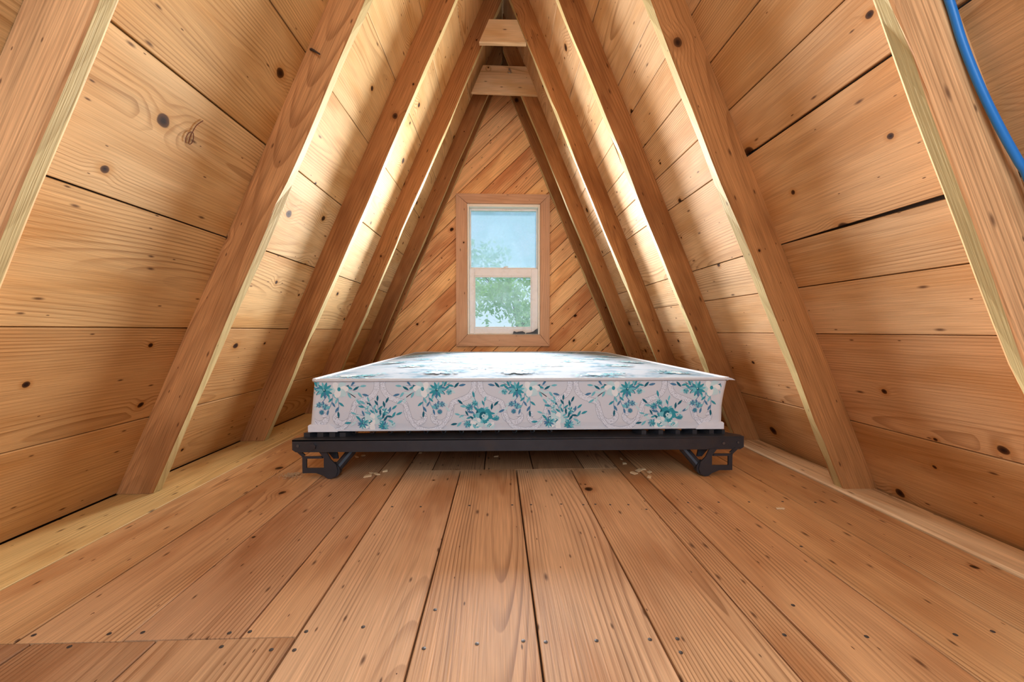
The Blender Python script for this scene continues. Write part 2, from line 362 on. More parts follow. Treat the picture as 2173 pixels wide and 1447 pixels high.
# ------------------------------------------------------------------ floor
floor = MB().box(-1.25, 1.27, Y0, 3.60, -0.08, -0.024).build('floor', M_BACK); tag(floor, kind='structure')
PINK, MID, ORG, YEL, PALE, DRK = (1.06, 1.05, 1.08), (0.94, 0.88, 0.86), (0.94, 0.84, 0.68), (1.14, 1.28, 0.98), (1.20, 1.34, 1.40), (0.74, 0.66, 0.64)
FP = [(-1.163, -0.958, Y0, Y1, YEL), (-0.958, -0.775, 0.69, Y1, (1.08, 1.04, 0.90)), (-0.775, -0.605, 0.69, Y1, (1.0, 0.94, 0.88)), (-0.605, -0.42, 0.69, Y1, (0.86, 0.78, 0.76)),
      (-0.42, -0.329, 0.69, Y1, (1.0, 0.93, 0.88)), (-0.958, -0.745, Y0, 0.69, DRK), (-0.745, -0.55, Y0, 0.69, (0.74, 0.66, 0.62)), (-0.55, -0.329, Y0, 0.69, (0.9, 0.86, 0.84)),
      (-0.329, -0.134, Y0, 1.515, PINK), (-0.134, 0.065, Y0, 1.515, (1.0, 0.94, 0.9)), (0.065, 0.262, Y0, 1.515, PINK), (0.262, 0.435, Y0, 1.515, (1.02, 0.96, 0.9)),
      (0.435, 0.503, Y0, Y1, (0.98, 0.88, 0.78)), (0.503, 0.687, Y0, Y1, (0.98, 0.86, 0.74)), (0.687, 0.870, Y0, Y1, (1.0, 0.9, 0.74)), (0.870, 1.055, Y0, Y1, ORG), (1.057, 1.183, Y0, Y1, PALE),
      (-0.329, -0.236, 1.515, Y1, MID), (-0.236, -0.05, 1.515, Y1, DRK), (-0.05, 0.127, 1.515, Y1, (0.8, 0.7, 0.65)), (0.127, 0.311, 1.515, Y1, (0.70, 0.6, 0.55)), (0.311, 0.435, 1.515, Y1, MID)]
floor_planks = []
for k, (xa, xb, ya, yb, c) in enumerate(FP):
    dz = (rng.random() - 0.5) * 0.0016
    if c is PALE: dz = 0.006
    g = 0.0032
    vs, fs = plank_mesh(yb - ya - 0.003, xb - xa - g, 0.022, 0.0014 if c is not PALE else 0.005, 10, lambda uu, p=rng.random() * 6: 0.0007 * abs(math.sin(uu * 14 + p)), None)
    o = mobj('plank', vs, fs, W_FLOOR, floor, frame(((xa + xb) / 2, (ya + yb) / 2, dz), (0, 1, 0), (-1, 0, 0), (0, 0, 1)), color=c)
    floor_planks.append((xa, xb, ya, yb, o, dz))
NAILS = [(-0.763, 0.71), (-0.642, 0.709), (-0.588, 0.709), (-0.444, 0.703), (-0.412, 0.705), (-0.319, 0.703), (-0.228, 0.711), (-0.319, 0.662), (-0.117, 0.658), (-0.034, 0.665), (0.04, 0.669), (0.076, 0.666), (0.158, 0.666), (0.245, 0.666), (0.29, 0.666), (-0.113, 0.75), (-0.22, 1.199), (-0.082, 1.201), (0.04, 1.201), (0.094, 1.202), (0.181, 1.203), (0.244, 1.197), (0.279, 1.199), (0.321, 1.195), (0.373, 1.193), (0.414, 1.16), (-0.301, 1.202), (-0.678, 0.681), (-0.437, 0.672), (-0.355, 0.663), (0.7, 0.946), (0.535, 0.741), (0.283, 0.637), (-0.29, 0.45), (0.47, 0.67), (0.6, 0.66), (0.75, 0.66), (0.82, 0.665), (0.96, 0.66), (0.55, 1.2), (0.64, 1.2), (0.73, 1.2), (0.83, 1.2), (0.92, 1.19)]
nail_me = None
for nx, ny in NAILS:
    hit = [p for p in floor_planks if p[0] < nx < p[1] and p[2] < ny < p[3]]
    if not hit: continue
    p = hit[0]; r = 0.0034
    vs = [(math.cos(a * math.pi / 4) * r, math.sin(a * math.pi / 4) * r, zz) for zz in (-0.001, 0.0007) for a in range(8)] + [(0, 0, 0.0012)]
    fs = [(a, (a + 1) % 8, 8 + (a + 1) % 8, 8 + a) for a in range(8)] + [(8 + a, 8 + (a + 1) % 8, 16) for a in range(8)]
    pl = p[4]; o = bpy.data.objects.new('nail', nail_me) if nail_me else None
    if o is None:
        nail_me = bpy.data.meshes.new('nail'); nail_me.from_pydata(vs, [], fs); nail_me.materials.append(M_NAIL); o = bpy.data.objects.new('nail', nail_me)
    link(o, pl); o.matrix_local = pl.matrix_basis.inverted() @ Matrix.Translation((nx, ny, p[5]))
# ------------------------------------------------------------------ gable wall with window opening
WX0, WX1, WZ0, WZ1 = -0.243, 0.333, 0.466, 1.497
def clip(poly, a, b, c):
    """keep a*x + b*z <= c"""
    out = []
    for i in range(len(poly)):
        p, q = poly[i], poly[(i + 1) % len(poly)]
        dp, dq = a * p[0] + b * p[1] - c, a * q[0] + b * q[1] - c
        if dp <= 0: out.append(p)
        if dp * dq < 0:
            k = dp / (dp - dq); out.append((p[0] + (q[0] - p[0]) * k, p[1] + (q[1] - p[1]) * k))
    return out
TRI = [(XL, 0.0), (XR, 0.0), (XA, ZA)]
ZONES = [[(1, 0, WX0)], [(-1, 0, -WX1)], [(-1, 0, -WX0), (1, 0, WX1), (0, -1, -WZ1)], [(-1, 0, -WX0), (1, 0, WX1), (0, 1, WZ0)]]
wb = MB()
for zn in ZONES:
    p = TRI
    for h in zn: p = clip(p, *h)
    if len(p) > 2: wb.prism(p, Y1 + 0.016, Y1 + 0.075)
wall_back = wb.build('wall_back', M_BACK); tag(wall_back, kind='structure')
dl = Vector((1, 0, 0.96)).normalized(); dn = Vector((-dl.z, 0, dl.x))      # board direction and its upward normal in the wall
pitch = 0.121; k0 = -14
for k in range(k0, 26):
    u0 = k * pitch + 0.028; u1 = u0 + pitch - 0.0035
    mb = MB(); first = None
    yf = Y1 + (rng.random() - 0.5) * 0.002
    for zn in ZONES:
        p = [v for v in TRI]
        for h in zn: p = clip(p, *h)
        if len(p) > 2: p = clip(p, -dn.x, -dn.z, -u0)
        if len(p) > 2: p = clip(p, dn.x, dn.z, u1)
        if len(p) > 2:
            loc = [((Vector((a, 0, b)).dot(dl)), (Vector((a, 0, b)).dot(dn)) - (u0 + u1) / 2) for a, b in p]
            n = len(loc)
            cx = sum(q[0] for q in loc) / n
            lo_, hi_ = -(u1 - u0) / 2, (u1 - u0) / 2
            ch = lambda q: (q[0], max(min(q[1], hi_ - 0.003), lo_ + 0.003))
            vs = [(*ch(q), 0.0) for q in loc] + [(*q, -0.003) for q in loc] + [(*q, -0.014) for q in loc]
            fs = [tuple(range(n))] + [(j, (j + 1) % n, n + (j + 1) % n, n + j) for j in range(n)] + [(n + j, n + (j + 1) % n, 2 * n + (j + 1) % n, 2 * n + j) for j in range(n)]
            mb.add(vs, fs)
    if mb.v:
        tint = rng.choice([(1, 1, 1), (1.08, 1.12, 1.12), (0.92, 0.84, 0.78), (0.86, 0.74, 0.68), (1.05, 1.02, 0.98), (0.97, 0.9, 0.85), (1.1, 1.1, 1.0)])
        org = dn * ((u0 + u1) / 2) + Vector((0, yf, 0))
        mb.build('plank', W_CEDAR, wall_back, frame(org, dl, dn, dl.cross(dn)), color=[c * 1.12 for c in tint])
# ------------------------------------------------------------------ window
win = empty('window_1', (0.045, 3.38, 0.37)); tag(win, kind='structure')
cw = 0.088
ox0, ox1, oz0, oz1 = -0.331, 0.410, 0.374, 1.573
for nm, poly in (('casing', [(ox0, oz1), (ox1, oz1), (WX1, WZ1), (WX0, WZ1)]), ('casing', [(ox0, oz0), (WX0, WZ0), (WX1, WZ0), (ox1, oz0)]), ('casing', [(ox0, oz0), (ox0, oz1), (WX0, WZ1), (WX0, WZ0)]), ('casing', [(ox1, oz0), (WX1, WZ0), (WX1, WZ1), (ox1, oz1)])):
    cx = sum(p[0] for p in poly) / 4; cz = sum(p[1] for p in poly) / 4
    horiz = abs(poly[0][0] - poly[1][0]) > 0.3 or abs(poly[0][0] - poly[3][0]) > 0.3
    g = 0.0008
    pl = [(p[0] + (g if p[0] < cx else -g), p[1] + (g if p[1] < cz else -g)) for p in poly]
    if horiz: M = frame((cx, 3.38, cz), (1, 0, 0), (0, 0, 1), (0, -1, 0)); vs2 = [(p[0] - cx, p[1] - cz) for p in pl]
    else: M = frame((cx, 3.38, cz), (0, 0, 1), (-1, 0, 0), (0, -1, 0)); vs2 = [(p[1] - cz, -(p[0] - cx)) for p in pl]
    vs = [(a, b, 0.0) for a, b in vs2] + [(a, b, 0.018) for a, b in vs2] + [(a * (1 - 0.003), b * (1 - 0.003), 0.020) for a, b in vs2]
    fs = [(0, 1, 2, 3), (11, 10, 9, 8)] + [(r * 4 + j, r * 4 + (j + 1) % 4, r * 4 + 4 + (j + 1) % 4, r * 4 + 4 + j) for r in (0, 1) for j in range(4)]
    MB().add(vs, fs).build('casing', W_TRIM, win, M, color=(1, 1, 1) if horiz else (1.0, 0.99, 0.97))
def ring(name, x0, x1, z0, z1, y0, y1, wl, wr, wb_, wt_, mat, parent, b=0.002):
    mb = MB(); mb.box(x0, x0 + wl, y0, y1, z0, z1, 0, b); mb.box(x1 - wr, x1, y0, y1, z0, z1, 0, b)
    mb.box(x0 + wl, x1 - wr, y0, y1, z0, z0 + wb_, 0, b); mb.box(x0 + wl, x1 - wr, y0, y1, z1 - wt_, z1, 0, b)
    return mb.build(name, mat, parent)
ring('window_frame', WX0 + 0.0005, WX1 - 0.0005, WZ0 + 0.0005, WZ1 - 0.0005, 3.372, 3.47, 0.014, 0.014, 0.006, 0.022, M_FRAME, win)
su = ring('upper_sash', WX0 + 0.015, WX1 - 0.015, 0.975, WZ1 - 0.023, 3.425, 3.455, 0.012, 0.010, 0.030, 0.016, M_SASH, win)
MB().box(-0.217, 0.309, 3.438, 3.442, 1.004, 1.459).build('pane', M_GLASS_UP, su)
sl = ring('lower_sash', WX0 + 0.015, WX1 - 0.014, 0.473, 0.992, 3.390, 3.421, 0.040, 0.052, 0.047, 0.062, M_SASH, win, 0.004)
ring('glazing_bead', -0.190, 0.268, 0.519, 0.931, 3.386, 3.392, 0.010, 0.010, 0.010, 0.010, M_SASH, sl, 0.002)
MB().box(-0.189, 0.267, 3.404, 3.408, 0.520, 0.930).build('pane', M_GLASS_LO, sl)
lk = MB().box(0.025, 0.085, 3.395, 3.425, 0.992, 1.000, 0, 0.002); lk.tube([(0.055, 3.41, 0.998), (0.055, 3.41, 1.008)], 0.012, 10); lk.box(0.052, 0.082, 3.404, 3.414, 1.005, 1.012, 0, 0.002)
lk.build('sash_lock', M_SASH, win)
ot = empty('window_latch', (0.22, 3.365, 0.472)); tag(ot, 'dark grey broken latch strip lying on the window sill at its right corner', 'latch')
MB().prism([(0.118, 0.4725), (0.215, 0.4725), (0.215, 0.482), (0.195, 0.494), (0.165, 0.491), (0.145, 0.487), (0.128, 0.494), (0.122, 0.490)], 3.362, 3.376).build('blade', M_LATCH, ot)
MB().prism([(0.22, 0.4725), (0.312, 0.4725), (0.314, 0.515), (0.300, 0.508), (0.282, 0.492), (0.255, 0.484), (0.225, 0.481)], 3.366, 3.380).build('hook', M_LATCH, ot)
# ------------------------------------------------------------------ rafters
def rafter(s, yf, label, th=0.045, depth=RD, tint=(1, 1, 1), seed=0, edge=True):
    n, u, xf, t = side(s); D = depth * n.x if s == 'L' else depth * -n.x
    r = random.Random(seed * 13 + (1 if s == 'L' else 2)); NS = 34; c = 0.006
    prof = [(0.0, 0.0), (D - c, 0.0), (D - c * 0.35, c * 0.3), (D, c), (D, th - c), (D - c * 0.35, th - c * 0.3), (D - c, th), (0.0, th)]   # (depth from roof, y behind front face)
    e0 = [(r.random() * 6, r.random() * 6, 0.0012 + 0.0016 * r.random()) for _ in range(2)]
    vs = []; fs = []; idx = []
    org = Vector((xf, yf, 0))
    for i in range(NS + 1):
        k = i / NS
        for (d, y) in prof:
            s0 = -d * n.z / u.z
            if s == 'L': s1 = (XA - 0.0015 - xf - d * n.x) / u.x
            else: s1 = (XA + 0.0015 - xf - d * n.x) / u.x
            sl = s0 + 0.001 + (s1 - s0 - 0.001) * k
            e = e0[0] if y < th / 2 else e0[1]
            w = e[2] * (math.sin(k * 17 + e[0]) + 0.6 * math.sin(k * 41 + e[1])) if (0 < d and 0 < i < NS) else 0
            if r.random() < 0.03 and d > D - c and y in (c, th - c): w -= 0.004
            dd = max(d + w, 0)
            yl = y if s == 'L' else y
            # local axes: x up-slope, z inward normal, y = z cross x
            vs.append((sl - 0.0, -y if s == 'L' else y, dd))
    P = len(prof)
    for i in range(NS):
        for j in range(P):
            fs.append((i * P + j, i * P + (j + 1) % P, (i + 1) * P + (j + 1) % P, (i + 1) * P + j)); idx.append(1 if j == 3 else 0)
    fs.append(tuple(range(P))); fs.append(tuple(NS * P + j for j in range(P))); idx += [0, 0]
    mb = MB(); mb.v = vs; mb.f = fs; mb.i = idx
    o = mb.build('rafter', [W_RAFT, W_EDGE], None, frame(org, u, n.cross(u), n), color=tint)
    tag(o, label, 'rafter', 'pairs of roof rafters')
    return o
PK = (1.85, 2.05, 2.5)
raf = {}
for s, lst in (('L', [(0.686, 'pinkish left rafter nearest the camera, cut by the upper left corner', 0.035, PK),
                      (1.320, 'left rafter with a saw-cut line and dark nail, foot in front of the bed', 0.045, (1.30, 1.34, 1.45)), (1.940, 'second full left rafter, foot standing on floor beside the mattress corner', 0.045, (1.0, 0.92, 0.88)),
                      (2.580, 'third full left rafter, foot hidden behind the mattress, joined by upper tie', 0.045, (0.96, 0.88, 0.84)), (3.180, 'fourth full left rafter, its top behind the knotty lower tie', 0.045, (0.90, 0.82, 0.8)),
                      (3.335, 'left rafter set flat against the diagonal boarded gable wall', 0.044, (0.86, 0.74, 0.66))]),
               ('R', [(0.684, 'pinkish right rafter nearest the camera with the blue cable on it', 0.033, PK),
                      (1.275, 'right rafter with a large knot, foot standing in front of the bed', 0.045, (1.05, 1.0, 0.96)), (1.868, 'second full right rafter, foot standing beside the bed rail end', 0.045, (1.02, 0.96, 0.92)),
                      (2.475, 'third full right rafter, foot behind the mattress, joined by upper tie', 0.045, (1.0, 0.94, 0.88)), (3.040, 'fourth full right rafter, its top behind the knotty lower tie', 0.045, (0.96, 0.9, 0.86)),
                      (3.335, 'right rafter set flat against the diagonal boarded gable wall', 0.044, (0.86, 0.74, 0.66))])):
    for q, (yf, lab, th, tn) in enumerate(lst, 1):
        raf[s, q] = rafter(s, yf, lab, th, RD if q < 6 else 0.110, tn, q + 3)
# headless nail driven beside the near left rafter
spike = MB().tube([(-0.566, 1.324, 1.349), (-0.560, 1.316, 1.345), (-0.531, 1.305, 1.324)], [0.0045, 0.004, 0.0022], 8)
spike.v = [tuple(raf['L', 2].matrix_basis.inverted() @ Vector(v)) for v in spike.v]
so = spike.build('nail', M_NAIL); so.parent = raf['L', 2]
# ------------------------------------------------------------------ collar ties
def tie(name, poly, y0, y1, label, tint):
    cx = sum(p[0] for p in poly) / 4; z0 = min(p[1] for p in poly)
    b = 0.002; n = 4; cz = sum(p[1] for p in poly) / 4
    ins = [(cx + (p[0] - cx) * 0.985, cz + (p[1] - cz) * 0.975) for p in poly]
    th = y1 - y0
    vs = [(p[0] - cx, p[1] - cz, 0) for p in ins] + [(p[0] - cx, p[1] - cz, -b) for p in poly] + [(p[0] - cx, p[1] - cz, -th) for p in poly]
    fs = [(0, 1, 2, 3), (8, 9, 10, 11)] + [(r * 4 + j, r * 4 + (j + 1) % 4, r * 4 + 4 + (j + 1) % 4, r * 4 + 4 + j) for r in (0, 1) for j in range(4)]
    o = MB().add(vs, fs).build(name, W_SHEATH, None, frame((cx, y0, cz), (1, 0, 0), (0, 0, 1), (0, -1, 0)), color=tint)
    return tag(o, label, 'beam', 'ties between rafter pairs')
def innx(z, dh): return XL + dh + z / TL, XR - dh - z / TR
za, zb = 2.17, 2.30
tie('collar_tie', [(innx(za, RD)[0] + 0.001, za), (innx(za, RD)[1] - 0.001, za), (innx(zb, RD)[1] - 0.001, zb), (innx(zb, RD)[0] + 0.001, zb)], 2.500, 2.535, 'plain upper collar tie, short board wedged between rafters near the ridge', (1.05, 1.06, 1.05))
t2 = tie('collar_tie', [(-0.186, 2.163), (0.284, 2.153), (0.207, 2.350), (-0.105, 2.353)], 3.014, 3.038, 'knotty lower collar tie nailed across rafter tops above the window', (1.16, 1.2, 1.25))
hk = empty('ceiling_hook', (0.081, 3.0, 2.31)); tag(hk, 'tiny silver hook screwed into the knotty lower tie', 'hook')
MB().tube([(0.081 + 0.010 * math.sin(a), 3.004, 2.318 - 0.012 + 0.012 * math.cos(a)) for a in [k * 0.5 for k in range(10)]], 0.003, 6).build('hook', M_SILVER, hk)
MB().tube([(0.081, 3.014, 2.320), (0.081, 3.0, 2.320)], 0.006, 8).build('shank', M_SILVER, hk)
# ------------------------------------------------------------------ blue cable
def smooth_path(pts, n=6):
    pts = [Vector(p) for p in pts]; out = []
    for i in range(len(pts) - 1):
        p0, p1, p2, p3 = pts[max(i - 1, 0)], pts[i], pts[i + 1], pts[min(i + 2, len(pts) - 1)]
        for k in range(n):
            t = k / n
            out.append(0.5 * ((2 * p1) + (p2 - p0) * t + (2 * p0 - 5 * p1 + 4 * p2 - p3) * t * t + (3 * p1 - p0 - 3 * p2 + p3) * t ** 3))
    return out + [pts[-1]]
cb = MB().tube(smooth_path([(0.27, 0.676, 2.11), (0.44, 0.677, 1.71), (0.61, 0.677, 1.31), (0.705, 0.677, 1.095), (0.732, 0.677, 1.032), (0.756, 0.677, 0.965), (0.786, 0.674, 0.890), (0.817, 0.670, 0.823), (0.843, 0.667, 0.774), (0.861, 0.666, 0.742), (0.912, 0.667, 0.62), (1.00, 0.677, 0.40), (1.08, 0.677, 0.21), (1.145, 0.677, 0.05)]), 0.0058, 12)
tag(cb.build('electrical_cable', M_CABLE, smooth=True), 'bright blue electrical cable running down the near right rafter', 'cable')
# ------------------------------------------------------------------ crayon marks on the boards
nL = side('L')[0]
def mark(pts, r, parent):
    P = [Vector(p) + nL * 0.0016 for p in smooth_path(pts, 5)]
    mb = MB().tube(P, r, 5); mi = parent.matrix_basis.inverted()
    mb.v = [tuple(mi @ Vector(v)) for v in mb.v]
    o = mb.build('crayon_mark', M_PENCIL); o.parent = parent
    return o
def onL(y, z): return (XL + z / TL, y, z)
mark([onL(1.074, 1.013), onL(1.062, 0.996), onL(1.059, 0.980), onL(1.058, 0.965), onL(1.062, 0.952), onL(1.069, 0.956), onL(1.068, 0.968), onL(1.060, 0.978), onL(1.050, 0.972), onL(1.048, 0.958), onL(1.053, 0.950)], 0.0009, scribble_plank)
# ------------------------------------------------------------------ bed frame
bed = empty('bed_frame', (0.08, 2.35, 0.0)); tag(bed, 'low black steel bed frame on folding legs under the mattress', 'bed frame')
fx0, fx1 = -0.682, 0.842
mb = MB()                                     # front angle rail: upright flange + level flange with clipped corners
mb.prism([(fx0, 0.104), (fx0 + 0.012, 0.096), (fx1 - 0.012, 0.093), (fx1, 0.101), (fx1, 0.133), (fx0, 0.1365)], 1.418, 1.424)
top = [(fx0, 1.418), (fx1, 1.418), (fx1, 1.440), (fx1 - 0.055, 1.510), (fx0 + 0.055, 1.510), (fx0, 1.440)]
mb.add([(x, y, z) for z in (0.1325, 0.1375) for x, y in top], [(0, 1, 2, 3, 4, 5), (6, 7, 8, 9, 10, 11)] + [(j, (j + 1) % 6, 6 + (j + 1) % 6, 6 + j) for j in range(6)])
mb.build('front_rail', M_IRON, bed)
mb = MB(); mb.box(fx0 + 0.04, fx1 - 0.04, 3.27, 3.276, 0.094, 0.135); mb.box(fx0 + 0.04, fx1 - 0.04, 3.235, 3.276, 0.131, 0.136)
mb.build('rear_rail', M_IRON, bed)
for xa, sg in ((fx0 + 0.045, 1), (fx1 - 0.045, -1)):
    mb = MB(); mb.box(min(xa, xa + sg * 0.005), max(xa, xa + sg * 0.005), 1.511, 3.268, 0.096, 0.1365); mb.box(min(xa, xa + sg * 0.035), max(xa, xa + sg * 0.035), 1.511, 3.268, 0.132, 0.137)
    mb.build('side_rail', M_IRON, bed)
hexa = lambda cx, cz, r: [(cx + r * math.cos(a * math.pi / 3 + 0.3), cz + r * math.sin(a * math.pi / 3 + 0.3)) for a in range(6)]
MB().prism(hexa(-0.613, 0.116, 0.011), 1.410, 1.418).build('bolt', M_IRON, bed); MB().prism(hexa(-0.662, 0.118, 0.005), 1.414, 1.418).build('rivet', M_IRON2, bed)
MB().prism(hexa(0.770, 0.115, 0.005), 1.414, 1.418).build('rivet', M_IRON2, bed); MB().prism(hexa(0.82, 0.117, 0.004), 1.414, 1.418).build('rivet', M_IRON2, bed)
def bracket(mx, yb):
    """foot plate with two cut-outs, its rounded toe and the folding leg; mx maps the left-hand x"""
    X = lambda x: mx(x)
    quads = [ # plate pieces around two openings (x, z)
        [(-0.680, 0.100), (-0.664, 0.100), (-0.645, 0.082), (-0.656, 0.078)],
        [(-0.656, 0.0785), (-0.592, 0.0785), (-0.588, 0.071), (-0.655, 0.071)],
        [(-0.655, 0.071), (-0.641, 0.071), (-0.641, 0.022), (-0.655, 0.022)],
        [(-0.641, 0.039), (-0.584, 0.039), (-0.584, 0.012), (-0.610, 0.022), (-0.641, 0.022)],
        [(-0.602, 0.096), (-0.576, 0.096), (-0.562, 0.068), (-0.584, 0.071), (-0.590, 0.080)],
        [(-0.584, 0.071), (-0.562, 0.068), (-0.544, 0.050), (-0.539, 0.028), (-0.545, 0.010), (-0.560, 0.002), (-0.572, 0.003), (-0.584, 0.012)]]
    mb = MB()
    for q in quads: mb.prism([(X(a), b) for a, b in q], yb, yb + 0.006)
    o = mb.build('foot_bracket', M_IRON, bed)
    MB().tube([(X(-0.557), yb + 0.006, 0.027), (X(-0.557), yb + 0.03, 0.027)], 0.024, 16).build('toe_roller', M_IRON, o)
    MB().tube([(X(-0.552), yb + 0.022, 0.026), (X(-0.485), yb + 0.055, 0.110)], 0.0155, 12).build('folding_leg', M_IRON, bed)
    MB().prism([(X(-0.598), 0.098), (X(-0.555), 0.098), (X(-0.548), 0.06), (X(-0.565), 0.06)], yb + 0.034, yb + 0.04).build('brace', M_IRON, bed)
bracket(lambda x: x, 1.430); bracket(lambda x: 0.142 - x + 0.004, 1.415)
for mxf in (lambda x: x, lambda x: 0.146 - x):
    MB().tube([(mxf(-0.552), 3.2, 0.0245), (mxf(-0.552), 3.2, 0.131)], 0.0235, 10).build('rear_leg', M_IRON, bed)
# link deck between rails and mattress
deckz = 0.1525
mb = MB(); zz = deckz
ed = [(fx0 + 0.07, 1.50), (fx1 - 0.07, 1.50), (fx1 - 0.07, 3.24), (fx0 + 0.07, 3.24)]
mb.tube([(x, y, zz) for x, y in ed], 0.004, 8, closed=True)
mb.build('deck_wire', M_IRON, bed)
for k in range(9):
    y = 1.62 + k * 0.19
    MB().tube([(fx0 + 0.07, y, zz), (fx1 - 0.07, y, zz)], 0.003, 6).build('cross_wire', M_IRON, bed)
for k in range(9):
    x = fx0 + 0.14 + k * 0.156
    MB().tube([(x, 1.50, zz - 0.001), (x, 3.24, zz - 0.001)], 0.003, 6).build('long_wire', M_IRON, bed)
for k in range(12):                           # coil links along the front, slanted flat links near the ends
    x = -0.50 + k * 0.062
    pts = [(x + 0.007 * math.cos(a), 1.475 + a * 0.0022, 0.1460 + 0.007 * math.sin(a)) for a in [q * 0.6 for q in range(22)]]
    MB().tube(pts, 0.0014, 5).build('coil_link', M_IRON2, bed)
for x, dx in ((-0.66, 0.02), (-0.615, 0.02), (-0.575, 0.02), (-0.54, 0.02), (0.50, 0.016), (0.56, 0.016), (0.62, 0.016), (0.68, 0.016), (0.74, 0.016), (0.785, 0.01)):
    sg = 1 if x < 0 else -1
    MB().add([(x + a, y, z) for z in (0.1376, 0.1520) for a, y in ((0, 1.455), (dx, 1.455), (dx + sg * 0.02, 1.50), (sg * 0.02, 1.50))],
             [(0, 1, 2, 3), (4, 5, 6, 7), (0, 1, 5, 4), (1, 2, 6, 5), (2, 3, 7, 6), (3, 0, 4, 7)]).build('flat_link', M_IRON, bed)
# ------------------------------------------------------------------ mattress
mat = empty('mattress', (0.08, 2.37, 0.157)); tag(mat, 'thin white mattress with teal floral print lying on the black frame', 'mattress')
MZ0, MZ1, MYF, MYB = 0.157, 0.331, 1.452, 3.30
def mx(z, sgn):
    k = (z - MZ0) / (MZ1 - MZ0)
    return (-0.643 + 0.016 * k) if sgn < 0 else (0.787 + 0.004 * k + 0.016 * max(0, (k - 0.45) / 0.55) ** 1.3)
def outline(z, inset=0.0):
    x0, x1, y0, y1 = mx(z, -1) + inset, mx(z, 1) - inset, MYF + inset, MYB - inset
    pts = []
    for (cx, cy, r, a0) in ((x1 - 0.02, y0 + 0.02, 0.02, -90), (x1 - 0.13, y1 - 0.13, 0.13, 0), (x0 + 0.13, y1 - 0.13, 0.13, 90), (x0 + 0.02, y0 + 0.02, 0.02, 180)):
        for k in range(7):
            a = math.radians(a0 + 90 * k / 6); pts.append((cx + r * math.cos(a), cy + r * math.sin(a)))
    return pts
def topz(x, y):
    k = min(1, min(x + 0.627, 0.80 - x) / 0.25) * min(1, min(y - MYF, MYB - y) / 0.25)
    k = max(k, 0); return MZ1 + 0.010 * math.sin(k * math.pi / 2)
rings = [(MZ0, 0.012), (MZ0 + 0.004, 0.002)] + [(MZ0 + (MZ1 - MZ0) * q, 0.0) for q in (0.15, 0.3, 0.45, 0.6, 0.75, 0.9, 1.0)]
vs, fs = [], []
for z, ins in rings: vs += [(x, y, z) for x, y in outline(z, ins)]
N = 28
for r in range(len(rings) - 1):
    for j in range(N): fs.append((r * N + j, r * N + (j + 1) % N, (r + 1) * N + (j + 1) % N, (r + 1) * N + j))
fs.append(tuple(range(N))[::-1])
mobj('body', vs, fs, M_TICK, mat)
vs, fs = [], []
TI = [0.0, 0.03, 0.08, 0.16, 0.28, 0.42, 0.60]
for ins in TI:
    for x, y in outline(MZ1, 0.0):
        cx = max(min(x, 0.80 - ins), -0.627 + ins); cy = max(min(y, MYB - ins), MYF + ins); vs.append((cx, cy, topz(cx, cy)))
for r in range(len(TI) - 1):
    for j in range(N): fs.append((r * N + j, r * N + (j + 1) % N, (r + 1) * N + (j + 1) % N, (r + 1) * N + j))
fs.append(tuple((len(TI) - 1) * N + j for j in range(N)))
mobj('top_panel', vs, fs, M_TOP, mat, smooth=True)
MB().tube([(x, y, MZ1 + 0.0015 * math.sin(k * 2.1)) for k, (x, y) in enumerate(outline(MZ1, -0.002))], 0.0055, 8, closed=True).build('piping', M_PIPING, mat, smooth=True)
MB().tube([(x, y, MZ0 + 0.003) for k, (x, y) in enumerate(outline(MZ0, 0.0))], 0.0035, 6, closed=True).build('piping', M_PIPING, mat, smooth=True)
MB().prism([(0.795, 0.329), (0.826, 0.327), (0.815, 0.333), (0.797, 0.338)], 1.447, 1.457).build('piping_tail', M_PIPING, mat)
def guard(sg):
    x = mx(MZ0 + 0.01, sg); w = 0.098
    f = lambda a: x - sg * a
    poly = [(f(-0.001), MZ0 - 0.001), (f(w), MZ0 - 0.001), (f(w - 0.012), MZ0 + 0.016), (f(w - 0.028), MZ0 + 0.024), (f(0.004), MZ0 + 0.024), (f(-0.001), MZ0 + 0.020)]
    MB().prism(poly, MYF - 0.0035, MYF + 0.03).build('corner_guard', M_GUARD, mat)
guard(-1); guard(1)
# printed flower sprays: flat prints a fraction of a millimetre proud of the cloth
def ell(cx, cy, a, b, rot, n=9, point=False):
    out = []
    for k in range(n):
        t = 2 * math.pi * k / n; x, y = a * math.cos(t), b * math.sin(t)
        if point: y *= (1 - 0.75 * abs(math.cos(t)) ** 3)
        out.append((cx + x * math.cos(rot) - y * math.sin(rot), cy + x * math.sin(rot) + y * math.cos(rot)))
    return out
def rose(P, cx, cy, r, rr, white=False):
    for q in range(9):
        a = q * 0.7 + rr.random(); P.append((ell(cx + r * 0.62 * math.cos(a), cy + r * 0.62 * math.sin(a), r * 0.48, r * 0.34, a, 9), (4 if q % 2 else 3) if white else rr.choice((1, 1, 2))))
    for q in range(7):
        a = q * 0.93 + rr.random(); P.append((ell(cx + r * 0.36 * math.cos(a), cy + r * 0.36 * math.sin(a), r * 0.34, r * 0.2, a + 1.4, 8), rr.choice((2, 3, 4)) if white else rr.choice((2, 0, 3))))
    for q in range(5):
        a = q * 1.3; P.append((ell(cx + r * 0.16 * math.cos(a), cy + r * 0.16 * math.sin(a), r * 0.2, r * 0.1, a + 1.3, 7), 3 if not white else (1 if q % 2 else 4)))
    P.append((ell(cx, cy, r * 0.09, r * 0.08, 0, 7), 0))
